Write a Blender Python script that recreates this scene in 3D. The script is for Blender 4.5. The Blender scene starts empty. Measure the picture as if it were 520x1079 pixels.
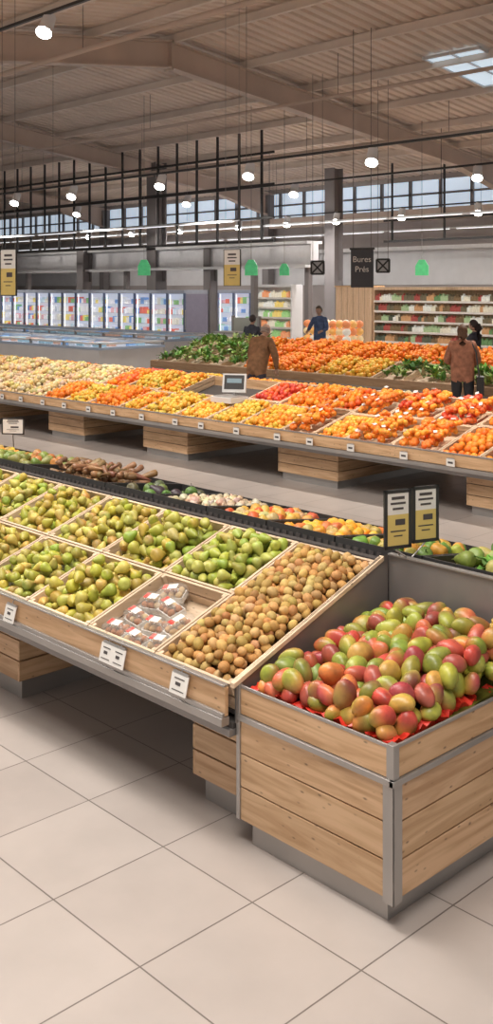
import bpy, math, random
import numpy as np
from mathutils import Vector, Matrix, Euler
random.seed(7); rng=np.random.default_rng(7)
SC=bpy.context.scene; COL=SC.collection
SC.view_settings.view_transform='Standard'; SC.view_settings.exposure=0
H=2.3
# ------------------------------------------------------------ materials
def nodes(name):
    m=bpy.data.materials.new(name); m.use_nodes=True
    nt=m.node_tree; b=nt.nodes['Principled BSDF']; return m,nt,b
def N(nt,t,**k):
    n=nt.nodes.new(t)
    for a,v in k.items(): setattr(n,a,v)
    return n
def plain(name,c,rough=.5,metal=0,var=.12,scale=8,emit=0,attr=False,bump=0,bscale=40,alpha=1,trans=0,spec=None):
    m,nt,b=nodes(name); L=nt.links
    tc=N(nt,'ShaderNodeTexCoord'); no=N(nt,'ShaderNodeTexNoise'); no.inputs['Scale'].default_value=scale; no.inputs['Detail'].default_value=4
    L.new(tc.outputs['Object'],no.inputs['Vector'])
    mr=N(nt,'ShaderNodeMapRange'); mr.inputs['From Min'].default_value=.3; mr.inputs['From Max'].default_value=.7
    mr.inputs['To Min'].default_value=1-var; mr.inputs['To Max'].default_value=1+var*.6
    L.new(no.outputs['Fac'],mr.inputs['Value'])
    mx=N(nt,'ShaderNodeVectorMath',operation='MULTIPLY')
    L.new(mr.outputs['Result'],mx.inputs[0])
    if attr:
        at=N(nt,'ShaderNodeAttribute'); at.attribute_name='Col'
        m2=N(nt,'ShaderNodeVectorMath',operation='MULTIPLY'); m2.inputs[1].default_value=c
        L.new(at.outputs['Color'],m2.inputs[0]); L.new(m2.outputs[0],mx.inputs[1])
    else: mx.inputs[1].default_value=c
    L.new(mx.outputs[0],b.inputs['Base Color'])
    b.inputs['Roughness'].default_value=rough; b.inputs['Metallic'].default_value=metal
    if trans: b.inputs['Transmission Weight'].default_value=trans
    if alpha<1: b.inputs['Alpha'].default_value=alpha
    if spec is not None: b.inputs['Specular IOR Level'].default_value=spec
    if emit:
        L.new(mx.outputs[0],b.inputs['Emission Color']); b.inputs['Emission Strength'].default_value=emit
    if bump:
        n2=N(nt,'ShaderNodeTexNoise'); n2.inputs['Scale'].default_value=bscale
        L.new(tc.outputs['Object'],n2.inputs['Vector'])
        bp=N(nt,'ShaderNodeBump'); bp.inputs['Strength'].default_value=bump; bp.inputs['Distance'].default_value=.01
        L.new(n2.outputs['Fac'],bp.inputs['Height']); L.new(bp.outputs['Normal'],b.inputs['Normal'])
    return m
def wood(name,c1,c2,axis):
    m,nt,b=nodes(name); L=nt.links
    tc=N(nt,'ShaderNodeTexCoord'); mp=N(nt,'ShaderNodeMapping')
    s=[22,22,22]; s[axis]=1.6; mp.inputs['Scale'].default_value=s
    L.new(tc.outputs['Object'],mp.inputs['Vector'])
    at=N(nt,'ShaderNodeAttribute'); at.attribute_name='Col'
    ad=N(nt,'ShaderNodeVectorMath',operation='MULTIPLY_ADD'); ad.inputs[1].default_value=(40,40,40)
    L.new(at.outputs['Color'],ad.inputs[0]); L.new(mp.outputs[0],ad.inputs[2])
    no=N(nt,'ShaderNodeTexNoise'); no.inputs['Scale'].default_value=1; no.inputs['Detail'].default_value=5; no.inputs['Distortion'].default_value=1.2
    L.new(ad.outputs[0],no.inputs['Vector'])
    cr=N(nt,'ShaderNodeValToRGB'); cr.color_ramp.elements[0].position=.34; cr.color_ramp.elements[1].position=.62
    cr.color_ramp.elements[0].color=(*c2,1); cr.color_ramp.elements[1].color=(*c1,1)
    L.new(no.outputs['Fac'],cr.inputs['Fac'])
    mk=N(nt,'ShaderNodeMapping'); ks=[6,6,6]; ks[axis]=2.6; mk.inputs['Scale'].default_value=ks
    L.new(tc.outputs['Object'],mk.inputs['Vector'])
    vo=N(nt,'ShaderNodeTexVoronoi'); L.new(mk.outputs[0],vo.inputs['Vector'])
    kr=N(nt,'ShaderNodeMapRange'); kr.inputs['From Min'].default_value=.05; kr.inputs['From Max'].default_value=.17
    kr.inputs['To Min'].default_value=.38; kr.inputs['To Max'].default_value=1
    L.new(vo.outputs['Distance'],kr.inputs['Value'])
    m1=N(nt,'ShaderNodeVectorMath',operation='MULTIPLY'); L.new(cr.outputs[0],m1.inputs[0]); L.new(kr.outputs[0],m1.inputs[1])
    m2=N(nt,'ShaderNodeVectorMath',operation='MULTIPLY'); L.new(m1.outputs[0],m2.inputs[0]); L.new(at.outputs['Color'],m2.inputs[1])
    L.new(m2.outputs[0],b.inputs['Base Color']); b.inputs['Roughness'].default_value=.55
    bp=N(nt,'ShaderNodeBump'); bp.inputs['Strength'].default_value=.15; bp.inputs['Distance'].default_value=.004
    L.new(no.outputs['Fac'],bp.inputs['Height']); L.new(bp.outputs['Normal'],b.inputs['Normal'])
    return m
W1=(.66,.44,.265); W2=(.47,.285,.15)
WX=wood('wood_grain_x',W1,W2,0); WY=wood('wood_grain_y',W1,W2,1); WZ=wood('wood_grain_z',(.62,.45,.31),(.5,.35,.22),2)
CX=wood('crate_wood_x',(.72,.55,.39),(.56,.41,.27),0); CY=wood('crate_wood_y',(.72,.55,.39),(.56,.41,.27),1)
STEEL=plain('brushed_steel',(.42,.40,.385),.36,.7,.1,3)
STEELD=plain('dull_steel',(.27,.25,.24),.45,.45,.1,3)
BLACK=plain('black_plastic',(.03,.028,.028),.45)
CORD=plain('suspension_wire',(.22,.19,.17),.5)
DARK=plain('dark_void_board',(.055,.046,.043),.8)
FRUIT=plain('fruit_skin',(.97,.97,.95),.45,0,.18,35,attr=True,bump=.15,bscale=120)
MANGO=plain('mango_skin',(1,1,1),.38,0,.4,18,attr=True)
KIWI=plain('kiwi_skin',(1,1,1),.7,0,.2,60,attr=True,bump=.3,bscale=300)
LEAF=plain('leaf_green',(1,1,1),.5,0,.35,25,attr=True,bump=.3)
PAINT=plain('painted_mix',(1,1,1),.5,0,.05,6,attr=True)
PROD=plain('self_lit_packaging',(1,1,1),.45,0,.1,20,attr=True,emit=.36)  # packaging colour with emission added, brightens goods and fridge interiors
RED=plain('red_liner_paper',(.66,.035,.02),.4,0,.2,30)
CARD=plain('white_card',(.75,.72,.68),.6,0,.04)
YEL=plain('yellow_card',(.66,.50,.16),.6,0,.05)
INK=plain('printed_ink',(.07,.06,.06),.6)
WHITE=plain('white_panel',(.70,.70,.71),.5,0,.05,2)
GREEN=plain('green_sign',(.10,.55,.22),.4,emit=.35)
BAG=plain('clear_bag_film',(.8,.76,.70),.15,0,.3,30,alpha=.16)
LAMP=plain('lamp_glow',(1,.96,.88),.5,emit=30,var=0)
TUBE=plain('tube_glow',(.95,.97,1),.5,emit=1.6,var=0)
SKYP=plain('skylight_diffuser',(.62,.76,.88),.5,emit=.7,var=.1)
FL,nt,b=nodes('floor_tiles'); L=nt.links
tc=N(nt,'ShaderNodeTexCoord'); mp=N(nt,'ShaderNodeMapping'); T=.53
mp.inputs['Location'].default_value=(2.77+T*200,-2.67+T*200,0)
L.new(tc.outputs['Object'],mp.inputs['Vector'])
br=N(nt,'ShaderNodeTexBrick'); br.offset=0; br.squash=1
br.inputs['Scale'].default_value=1; br.inputs['Brick Width'].default_value=T; br.inputs['Row Height'].default_value=T
br.inputs['Mortar Size'].default_value=.0035; br.inputs['Mortar Smooth'].default_value=.2; br.inputs['Bias'].default_value=0
br.inputs['Color1'].default_value=(.445,.392,.362,1); br.inputs['Color2'].default_value=(.41,.358,.33,1); br.inputs['Mortar'].default_value=(.16,.135,.12,1)
L.new(mp.outputs[0],br.inputs['Vector'])
no=N(nt,'ShaderNodeTexNoise'); no.inputs['Scale'].default_value=3; no.inputs['Detail'].default_value=8; L.new(tc.outputs['Object'],no.inputs['Vector'])
mr=N(nt,'ShaderNodeMapRange'); mr.inputs['To Min'].default_value=.82; mr.inputs['To Max'].default_value=1.12; L.new(no.outputs['Fac'],mr.inputs['Value'])
mm=N(nt,'ShaderNodeVectorMath',operation='MULTIPLY'); L.new(br.outputs['Color'],mm.inputs[0]); L.new(mr.outputs[0],mm.inputs[1])
L.new(mm.outputs[0],b.inputs['Base Color']); b.inputs['Roughness'].default_value=.32
bp=N(nt,'ShaderNodeBump'); bp.invert=True; bp.inputs['Strength'].default_value=.3; bp.inputs['Distance'].default_value=.003
L.new(br.outputs['Fac'],bp.inputs['Height']); L.new(bp.outputs['Normal'],b.inputs['Normal'])
CEIL=plain('corrugated_roof_deck',(.78,.65,.55),.6,0,.12,.6)
BEAM=plain('beam_paint',(.60,.49,.42),.55,0,.1,1)
PURL=plain('purlin_paint',(.80,.70,.62),.5,0,.1,1)
WALLM=plain('wall_paint',(.40,.36,.345),.7,0,.08,.8)
COLM=plain('column_paint',(.22,.20,.20),.5,0,.1,1)

# ------------------------------------------------------------ mesh builder
I3=np.eye(3); BOXV=np.array([[x,y,z] for x in(-.5,.5) for y in(-.5,.5) for z in(-.5,.5)])
BOXF=[(0,1,3,2),(4,6,7,5),(0,4,5,1),(2,3,7,6),(0,2,6,4),(1,5,7,3)]
def flat(fs): return np.array([i for f in fs for i in f]),np.array([len(f) for f in fs])
BOXL=flat(BOXF)
class MB:
    def __init__(s): s.V=[];s.L=[];s.T=[];s.M=[];s.S=[];s.C=[];s.n=0;s.mats=[]
    def mi(s,m):
        if m not in s.mats: s.mats.append(m)
        return s.mats.index(m)
    def raw(s,v,lt,mat,col=(1,1,1),smooth=False):
        l,t=lt; v=np.asarray(v,float); k=len(v)
        s.V.append(v); s.L.append(l+s.n); s.T.append(t); s.M.append(np.full(len(t),s.mi(mat))); s.S.append(np.full(len(t),smooth))
        c=np.ones((k,4)); c[:,:3]=col; s.C.append(c); s.n+=k
    def box(s,c,size,mat,col=None,B=I3,o=(0,0,0)):
        if col is None: g=.82+.22*random.random(); col=(g,g*(.97+.03*random.random()),g*.97)
        v=(BOXV*np.array(size)+np.array(c))@np.array(B).T+np.array(o); s.raw(v,BOXL,mat,col)
    def bx(s,x0,x1,y0,y1,z0,z1,mat,col=None,B=I3,o=(0,0,0)):
        s.box(((x0+x1)/2,(y0+y1)/2,(z0+z1)/2),(x1-x0,y1-y0,z1-z0),mat,col,B,o)
    def add(s,p,R,loc,mat,col,smooth=True): s.raw(p[0]@np.array(R).T+np.array(loc),p[1],mat,col,smooth)
    def quad(s,pts,mat,col=(1,1,1)): s.raw(pts,flat([tuple(range(len(pts)))]),mat,col)
    def tube(s,pts,r,mat,col=(1,1,1),seg=8):
        pts=[np.array(p,float) for p in pts]; rs=r if hasattr(r,'__len__') else [r]*len(pts)
        V=[];n=len(pts)
        for i,p in enumerate(pts):
            d=pts[min(i+1,n-1)]-pts[max(i-1,0)]; d/=np.linalg.norm(d)+1e-9
            a=np.cross(d,[0,0,1.]); 
            if np.linalg.norm(a)<.05: a=np.cross(d,[1.,0,0])
            a/=np.linalg.norm(a); bb=np.cross(d,a)
            for k in range(seg):
                t=2*math.pi*k/seg; V.append(p+rs[i]*(a*math.cos(t)+bb*math.sin(t)))
        F=[(i*seg+k,i*seg+(k+1)%seg,(i+1)*seg+(k+1)%seg,(i+1)*seg+k) for i in range(n-1) for k in range(seg)]
        F.append(tuple(range(seg))); F.append(tuple((n-1)*seg+k for k in range(seg)))
        s.raw(V,flat(F),mat,col,True)
    def obj(s,name,parent=None,bevel=0):
        me=bpy.data.meshes.new(name); V=np.concatenate(s.V);Lp=np.concatenate(s.L);T=np.concatenate(s.T)
        me.vertices.add(len(V)); me.vertices.foreach_set('co',V.ravel())
        me.loops.add(len(Lp)); me.loops.foreach_set('vertex_index',Lp.astype(np.int32))
        me.polygons.add(len(T)); st=np.concatenate([[0],np.cumsum(T)[:-1]])
        me.polygons.foreach_set('loop_start',st.astype(np.int32))
        me.polygons.foreach_set('material_index',np.concatenate(s.M).astype(np.int32))
        me.polygons.foreach_set('use_smooth',np.concatenate(s.S).astype(bool))
        me.update(calc_edges=True); me.validate()
        a=me.attributes.new('Col','FLOAT_COLOR','POINT'); a.data.foreach_set('color',np.concatenate(s.C).ravel())
        for m in s.mats: me.materials.append(m)
        o=bpy.data.objects.new(name,me); COL.objects.link(o)
        if parent: o.parent=parent
        if bevel:
            bm=o.modifiers.new('bevel','BEVEL'); bm.width=bevel; bm.segments=2; bm.limit_method='ANGLE'; bm.angle_limit=math.radians(50)
        return o
def empty(name,loc=(0,0,0)):
    e=bpy.data.objects.new(name,None); COL.objects.link(e); e.location=loc; return e
def lathe(prof,seg=10):
    V=[];F=[]
    for r,z in prof:
        for k in range(seg):
            t=2*math.pi*k/seg; V.append((r*math.cos(t),r*math.sin(t),z))
    n=len(prof)
    for i in range(n-1):
        for k in range(seg): F.append((i*seg+k,i*seg+(k+1)%seg,(i+1)*seg+(k+1)%seg,(i+1)*seg+k))
    F.append(tuple(reversed(range(seg)))); F.append(tuple((n-1)*seg+k for k in range(seg)))
    return np.array(V),flat(F)
def ell(n=6,seg=10,a=.5,c=.5): return lathe([(a*max(.04,math.sin(math.pi*i/n)),-c*math.cos(math.pi*i/n)) for i in range(n+1)],seg)
P_kiwi=ell(8,12,.42,.52)
P_ball=lathe([(.05,-.49),(.24,-.44),(.43,-.25),(.5,0),(.44,.24),(.26,.42),(.1,.455),(.03,.42)],10)
P_ballL=lathe([(.05,-.49),(.36,-.35),(.5,0),(.38,.33),(.06,.47)],8)
P_pear=lathe([(.04,-.46),(.15,-.49),(.28,-.44),(.36,-.33),(.385,-.19),(.35,-.04),(.27,.12),(.195,.26),(.155,.36),(.10,.43),(.018,.445),(.016,.55),(.022,.6)],12)
v=P_pear[0].copy(); v[:,0]+=.10*np.clip(v[:,2],0,1)**2*2; P_pear=(v,P_pear[1])
P_mango=ell(10,14,.40,.55)
v=P_mango[0].copy(); v[:,0]+=.12*(v[:,2]**2)*2-.05; v[:,1]*=.85; v[:,0]*=1.08; P_mango=(v,P_mango[1])
P_pepper=lathe([(.05,-.42),(.3,-.45),(.38,-.3),(.43,0),(.46,.25),(.36,.4),(.12,.36),(.05,.4),(.045,.55)],9)
P_carrot=lathe([(.01,-.5),(.06,-.3),(.11,0),(.15,.35),(.13,.46),(.04,.5)],7)
P_mush=lathe([(.14,-.3),(.13,0),(.45,.02),(.5,.12),(.4,.3),(.2,.4),(.03,.42)],9)
def leafp():
    V=[];F=[]
    for i in range(6):
        t=i/5; w=.22*math.sin(math.pi*min(.97,t*.9+.08))
        for j in(-1,0,1): V.append((j*w,t,.45*t-.55*t*t+abs(j)*.07*(1+math.sin(i*2.5))))
    for i in range(5):
        for j in range(2): a=i*3+j; F.append((a,a+1,a+4,a+3))
    return np.array(V),flat(F)
P_leaf=leafp()
def rotm(e=None):
    if e is None: e=(random.uniform(0,6.28),random.uniform(0,6.28),random.uniform(0,6.28))
    return np.array(Euler(e).to_matrix())
def frame(o,ang):
    a=math.radians(ang); B=np.array([[1,0,0],[0,math.cos(a),-math.sin(a)],[0,math.sin(a),math.cos(a)]]); return np.array(o,float),B
def pile(mb,fr,x0,x1,s0,s1,proto,size,cols,mat=FRUIT,layers=2,n0=-.02,heap=.04,grad=None,dens=.92,lie=False,filler=True,sv=.12,gr=(.1,.7),inset=.45):
    o,B=fr; sp=size*dens
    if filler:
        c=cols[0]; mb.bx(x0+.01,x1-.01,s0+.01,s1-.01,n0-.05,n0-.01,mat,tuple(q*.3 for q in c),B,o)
    for k in range(layers):
        ins=size*(.5+inset*k); nx=max(1,int((x1-x0-2*ins)/sp)+1); ns=max(1,int((s1-s0-2*ins)/(sp*.9))+1)
        for i in range(nx):
            for j in range(ns):
                if k and random.random()<.14*k: continue
                x=x0+ins+(x1-x0-2*ins)*((i+.5*(j%2)*(.8))/max(1,nx-.5)); s=s0+ins+(s1-s0-2*ins)*(j/max(1,ns-1))
                x+=random.uniform(-.2,.2)*size; s+=random.uniform(-.2,.2)*size
                ax=(x-x0)/(x1-x0)*2-1; bs=(s-s0)/(s1-s0)*2-1
                n=n0+size*.35+k*size*.55+heap*(1-ax**4)*(1-bs**4)+random.uniform(-.14,.14)*size
                R=rotm() if not lie else rotm((math.pi/2+random.uniform(-.5,.5),random.uniform(0,6.28),random.uniform(0,6.28)))
                sz=size*random.uniform(1-sv,1+sv)
                c=random.choice(cols); c=tuple(max(0,q*random.uniform(.83,1.12)) for q in c)
                if grad:
                    g=random.choice(grad); p=proto[0]; ax3=rng.normal(size=3); ax3/=np.linalg.norm(ax3)
                    t=np.clip((p@ax3)*1.6+random.uniform(*gr),0,1)[:,None]; cc=np.array(c)*(1-t)+np.array(g)*t
                else: cc=c
                mb.add(proto,R*sz,o+B@np.array([x,s,n]),mat,cc)
def netbags(mb,fr,x0,x1,s0,s1,cols,n0=-.03):
    o,B=fr
    for lay in range(2):
        s=s0+.10+.05*lay
        while s<s1-.06:
            x=x0+.10+.04*lay
            while x<x1-.08:
                cx=x+random.uniform(-.025,.025); cs=s+random.uniform(-.025,.025); c0=random.choice(cols); rz=random.uniform(0,3.14); cn=n0+.03+lay*.075+random.uniform(-.01,.02)
                for q in range(9):
                    a=random.uniform(0,6.28); r=random.uniform(.2,1); px=.075*r*math.cos(a); py=.048*r*math.sin(a)
                    qx=px*math.cos(rz)-py*math.sin(rz); qy=px*math.sin(rz)+py*math.cos(rz)
                    c=tuple(v_*random.uniform(.85,1.15) for v_ in c0)
                    mb.add(P_ballL,rotm()*.062,o+B@np.array([cx+qx,cs+qy,cn+.03*(1-r)]),FRUIT,c)
                if random.random()<.5:
                    mb.box((0,0,0),(.05,.04,.004),CARD,(1,.96,.92),B@rotm((random.uniform(-.3,.3),random.uniform(-.3,.3),rz)),o+B@np.array([cx,cs,cn+.062]))
                x+=.155
            s+=.13
def leafpile(mb,fr,x0,x1,s0,s1,cols,size=.16,cnt=None,n0=0,spread=1.0):
    o,B=fr; cnt=cnt or int((x1-x0)*(s1-s0)/(size*size*.5))
    for i in range(cnt):
        cx=random.uniform(x0+size*.3,x1-size*.3); cs=random.uniform(s0+size*.3,s1-size*.3); c=random.choice(cols)
        for k in range(7):
            R=rotm((random.uniform(.1,1.1)*spread,0,random.uniform(0,6.28)))*size*random.uniform(.6,1)
            mb.add(P_leaf,R,o+B@np.array([cx,cs,n0+random.uniform(0,.03)]),LEAF,tuple(q*random.uniform(.7,1.25) for q in c))
def crate(name,fr,x0,x1,s0,s1,h=.13,t=.014,mats=None):
    mb=MB(); o,B=fr; g=.004; x0+=g;x1-=g;s0+=g;s1-=g; mx,my=mats or (CX,CY)
    mb.bx(x0,x1,s0,s1,-h,-h+.01,mx,None,B,o)
    for a,bq in((s0,s0+t),(s1-t,s1)):
        mb.bx(x0,x1,a,bq,-h+.012,-h*.52,mx,None,B,o); mb.bx(x0,x1,a,bq,-h*.45,0,mx,None,B,o)
    for a,bq in((x0,x0+t),(x1-t,x1)):
        mb.bx(a,bq,s0+t,s1-t,-h+.012,-h*.52,my,None,B,o); mb.bx(a,bq,s0+t,s1-t,-h*.45,.004,my,None,B,o)
    for a in(x0+t,x1-t-.02):
        for c in(s0+t,s1-t-.02): mb.bx(a,a+.02,c,c+.02,-h+.01,.0,my,None,B,o)
    return mb.obj(name,bevel=.002)
PEARC=[(.50,.44,.06),(.57,.48,.08),(.40,.40,.05),(.60,.49,.11),(.46,.34,.07),(.54,.48,.13)]
APPC=[(.40,.43,.07),(.33,.38,.05),(.47,.48,.11)]
KIWC=[(.50,.285,.085),(.57,.34,.11),(.42,.23,.065),(.62,.40,.15)]
ORC=[(.92,.27,.02),(.95,.33,.025),(.86,.21,.015)]
YEC=[(.86,.48,.05),(.90,.56,.09),(.88,.39,.03)]
REC=[(.76,.08,.03),(.83,.15,.03),(.64,.05,.03)]
CRC=[(.76,.59,.34),(.82,.67,.42),(.70,.47,.23)]
GRC=[(.15,.33,.06),(.25,.42,.08),(.10,.23,.05)]

# ------------------------------------------------------------ ROW 1 stand
fr1=frame((0,2.88,.66),19.5); SL=1.02
mb=MB(); XL=-9.2; XR=-3.125
mb.bx(XL,XR,2.855,2.875,.535,.655,WX,(1.05,1.02,.98))
mb.bx(XL,XR+.0,2.835,2.88,.495,.53,STEEL,(1,1,1))
mb.bx(XL,XR,2.84,2.854,.53,.55,STEEL,(1,1,1)); mb.bx(XL,XR,2.848,2.875,.657,.666,STEEL,(1,1,1))
o,B=fr1
mb.bx(XL,XR,0,SL,-.155,-.135,DARK,(1,1,1),B,o)
mb.bx(XL,XR,2.9,3.9,.47,.495,DARK,(1,1,1))
mb.bx(XL,XR,3.86,3.90,.5,1.0,DARK,(1,1,1))
mb.bx(XL,XR,2.88,4.62,.44,.47,STEELD,(1,1,1))
mb.bx(XL,-1.6,3.91,4.66,.70,.72,DARK,(1,1,1)); mb.bx(XL,-1.6,4.64,4.665,.62,.90,WX,(1,1,1)); mb.bx(XL,-1.6,4.665,4.68,.60,.63,STEEL,(1,1,1))
def pedestal(mb,x0,x1,y0,y1,z0=.11,z1=.46):
    n=3; hh=(z1-z0)/n
    for k in range(n):
        a=z0+k*hh+.004; bq=z0+(k+1)*hh-.004
        mb.bx(x0+.015,x1-.015,y0,y0+.018,a,bq,WX); mb.bx(x0+.015,x1-.015,y1-.018,y1,a,bq,WX)
        mb.bx(x0,x0+.018,y0,y1,a,bq,WY); mb.bx(x1-.018,x1,y0,y1,a,bq,WY)
    mb.bx(x0+.02,x1-.02,y0+.02,y1-.02,z0,z1,DARK,(1,1,1))
    mb.bx(x0+.04,x1-.04,y0+.04,y1-.04,0,z0,STEEL,(1,1,1))
for a,c in((-3.52,-3.14),(-5.95,-5.0),(-8.6,-7.6)): pedestal(mb,a,c,3.02,4.4)
mb.obj('fruit_display_stand',bevel=.002)
cols=[-3.11,-3.63,-4.15,-4.70,-5.25,-5.80,-6.35,-6.9,-7.45,-8.0]
M=SL/2
crate('wooden_fruit_crate',fr1,-3.63,-3.115,0,SL)
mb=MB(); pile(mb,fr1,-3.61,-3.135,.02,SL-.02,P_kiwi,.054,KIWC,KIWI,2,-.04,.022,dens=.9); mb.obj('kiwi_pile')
crate('wooden_fruit_crate',fr1,-4.15,-3.63,0,M)
mb=MB(); o,B=fr1
mb.bx(-4.13,-3.65,.02,M-.02,-.115,-.11,CX,(.8,.8,.8),B,o)
def pack(x,s,rot,n=-.055):
    Rz=np.array(Matrix.Rotation(rot,3,'Z'))
    mb.box((0,0,-.028),(.13,.09,.006),CARD,(1,1,1),B@Rz,o+B@np.array([x,s,n]))
    for sx,sy,wx,wy in((0,.044,.13,.004),(0,-.044,.13,.004),(.064,0,.004,.09),(-.064,0,.004,.09)): mb.box((sx,sy,-.015),(wx,wy,.025),CARD,(1,1,1),B@Rz,o+B@np.array([x,s,n]))
    for a in range(3):
        for c in range(2):
            p=Rz@np.array([(a-1)*.041,(c-.5)*.042,0]); mb.add(P_kiwi,rotm()*.042,o+B@(np.array([x,s,n])+p),KIWI,random.choice([(.42,.16,.06),(.5,.3,.13),(.58,.4,.2)]))
    E_=ell(8,14,.5,.5); pv=E_[0].copy(); pv=np.sign(pv)*np.abs(pv)**.75; pv=pv*np.array([.15,.11,.075]); pv+=rng.normal(size=pv.shape)*.0015
    mb.raw((pv@Rz.T+np.array([x,s,n]))@B.T+o,E_[1],BAG,(1,1,1),True)
    for lx,lm,lw in((.012,CARD,.026),(-.03,RED,.012)):
        lab=np.array([[lx-lw,-.022,.043],[lx+lw,-.022,.043],[lx+lw,.018,.043],[lx-lw,.018,.043]])
        mb.raw((lab@Rz.T+np.array([x,s,n]))@B.T+o,flat([(0,1,2,3)]),lm)
for x,s,r in((-4.05,.10,.1),(-3.89,.09,-.1),(-3.73,.11,.2),(-4.04,.22,-.15),(-3.88,.21,.1),(-3.74,.24,1.4),(-4.05,.34,.2),(-3.90,.33,-.2),(-4.0,.43,.5)): pack(x,s,r,-.06+random.random()*.02)
mb.obj('packaged_fruit_trays')
crate('wooden_fruit_crate',fr1,-4.15,-3.63,M,SL)
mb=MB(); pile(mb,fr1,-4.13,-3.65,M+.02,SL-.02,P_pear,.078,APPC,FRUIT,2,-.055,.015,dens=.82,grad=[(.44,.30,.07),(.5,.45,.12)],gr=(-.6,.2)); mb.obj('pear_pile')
for ci in range(2,9):
    a,c=cols[ci+1],cols[ci]
    for k,(s0,s1) in enumerate(((0,M),(M,SL))):
        crate('wooden_fruit_crate',fr1,a,c,s0,s1)
        mb=MB(); big=ci==2
        cc=PEARC if (ci+k)%3 else PEARC+APPC
        G=[(.54,.24,.07),(.48,.36,.09),(.42,.42,.07),(.40,.26,.08)]
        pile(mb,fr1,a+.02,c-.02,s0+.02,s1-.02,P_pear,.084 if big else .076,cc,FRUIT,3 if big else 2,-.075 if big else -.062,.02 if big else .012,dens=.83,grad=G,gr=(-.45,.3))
        mb.obj('pear_pile')
# far side black trays
fr1b=frame((0,3.96,1.0),-8)
kinds=[(-1.65,-2.35,'leaf'),(-2.35,-2.95,'leaf2'),(-2.95,-3.5,'gpep'),(-3.5,-4.0,'pep'),(-4.0,-4.5,'ypep'),(-4.5,-5.0,'mush'),(-5.0,-5.5,'egg'),(-5.5,-6.5,'carrot'),(-6.5,-7.3,'swp'),(-7.3,-8.2,'pep'),(-8.2,-9.0,'ypep')]
for c,a,kd in kinds:
    mb=MB(); o,B=fr1b
    for (p,q,r,s) in((a+.005,c-.005,0,.012),(a+.005,c-.005,.648,.66),(a+.005,a+.017,.012,.648),(c-.017,c-.005,.012,.648)):
        mb.bx(p,q,r,s,-.16,.03,BLACK,(1,1,1),B,o)
    mb.bx(a+.005,c-.005,0,.66,-.17,-.155,BLACK,(1,1,1),B,o)
    for q in range(int((c-a)/.05)): mb.bx(a+.03+q*.05,a+.06+q*.05,-.004,0,-.10,.0,DARK,(1,1,1),B,o)
    mb.obj('black_vegetable_tray')
    mb=MB(); x0,x1,s0,s1=a+.02,c-.02,.02,.64
    if kd=='leaf': leafpile(mb,fr1b,x0,x1,s0,s1,GRC+[(.25,.4,.1)],.17,n0=-.08); nm='lettuce_pile'
    elif kd=='leaf2': pile(mb,fr1b,x0,x1,s0,s1,P_pear,.11,[(.24,.34,.06),(.42,.42,.12)],layers=2,n0=-.1); leafpile(mb,fr1b,x0,x1,s0,s1,GRC,.12,10); nm='green_vegetable_pile'
    elif kd=='gpep': pile(mb,fr1b,x0,x1,s0,s1,P_pepper,.08,[(.15,.3,.05),(.5,.42,.08),(.65,.33,.06)],n0=-.09); nm='pepper_pile'
    elif kd=='pep': pile(mb,fr1b,x0,x1,s0,s1,P_pepper,.075,YEC+[(.5,.38,.1),(.7,.2,.05)],n0=-.09); nm='pepper_pile'
    elif kd=='ypep': pile(mb,fr1b,x0,x1,s0,s1,P_pepper,.075,[(.65,.12,.04),(.75,.4,.08),(.6,.45,.2)],n0=-.09); nm='pepper_pile'
    elif kd=='mush': pile(mb,fr1b,x0,x1,s0,s1,P_mush,.06,[(.68,.55,.38),(.58,.44,.28)],n0=-.07); nm='mushroom_pile'
    elif kd=='egg': pile(mb,fr1b,x0,x1,s0,s1,P_pear,.11,[(.05,.035,.04),(.1,.1,.05),(.12,.2,.05)],n0=-.1,heap=.01); nm='aubergine_pile'
    elif kd=='carrot': pile(mb,fr1b,x0,x1,s0,s1,P_carrot,.16,[(.26,.14,.065),(.32,.18,.08),(.2,.1,.05)],n0=-.09,heap=.01,dens=.36,layers=2,lie=True); nm='root_vegetable_pile'
    else: pile(mb,fr1b,x0,x1,s0,s1,P_pear,.1,[(.3,.3,.08),(.5,.2,.06),(.2,.25,.05)],n0=-.1); nm='squash_pile'
    mb.obj(nm)
# ------------------------------------------------------------ mango bin
mb=MB(); x0,x1,y0,y1=-3.11,-2.30,2.92,4.0-.06
for k in range(3):
    a=.10+k*.138; bq=a+.132
    mb.bx(x0+.012,x1-.03,y0,y0+.02,a,bq,WX); mb.bx(x1-.02,x1,y0+.03,y1,a,bq,WY); mb.bx(x0,x0+.02,y0+.02,y1,a,bq,WY)
    mb.bx(x0+.02,x1-.03,y1-.02,y1,a,bq,WX)
mb.bx(x0+.02,x1-.02,y0+.02,y1-.02,.10,.5,DARK,(1,1,1))
mb.bx(x0+.05,x1-.05,y0+.03,y1-.06,0,.10,STEEL,(1,1,1)); mb.bx(x0+.045,x1-.045,y0+.025,y0+.03,.085,.10,STEELD,(1,1,1))
mb.bx(x0-.006,x1+.008,y0-.012,y0+.01,.512,.535,STEEL,(1,1,1)); mb.bx(x1-.012,x1+.010,y0-.012,y1,.512,.535,STEEL,(1,1,1))
mb.bx(x1-.045,x1+.006,y0-.006,y0,.085,.512,STEEL,(1,1,1)); mb.bx(x1,x1+.006,y0-.006,y0+.045,.085,.512,STEEL,(1,1,1))
mb.bx(x0-.008,x0+.012,y0-.008,y0+.012,.10,.66,STEEL,(1,1,1))
mb.bx(x0+.012,x1-.02,y0,y0+.02,.537,.645,WX,(1.05,1.02,.98)); mb.bx(x1-.02,x1,y0+.02,y1,.537,.645,WY,(1,.98,.94))
mb.bx(x1-.03,x1+.004,y0-.004,y0+.03,.535,.66,STEEL,(1,1,1))
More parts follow.
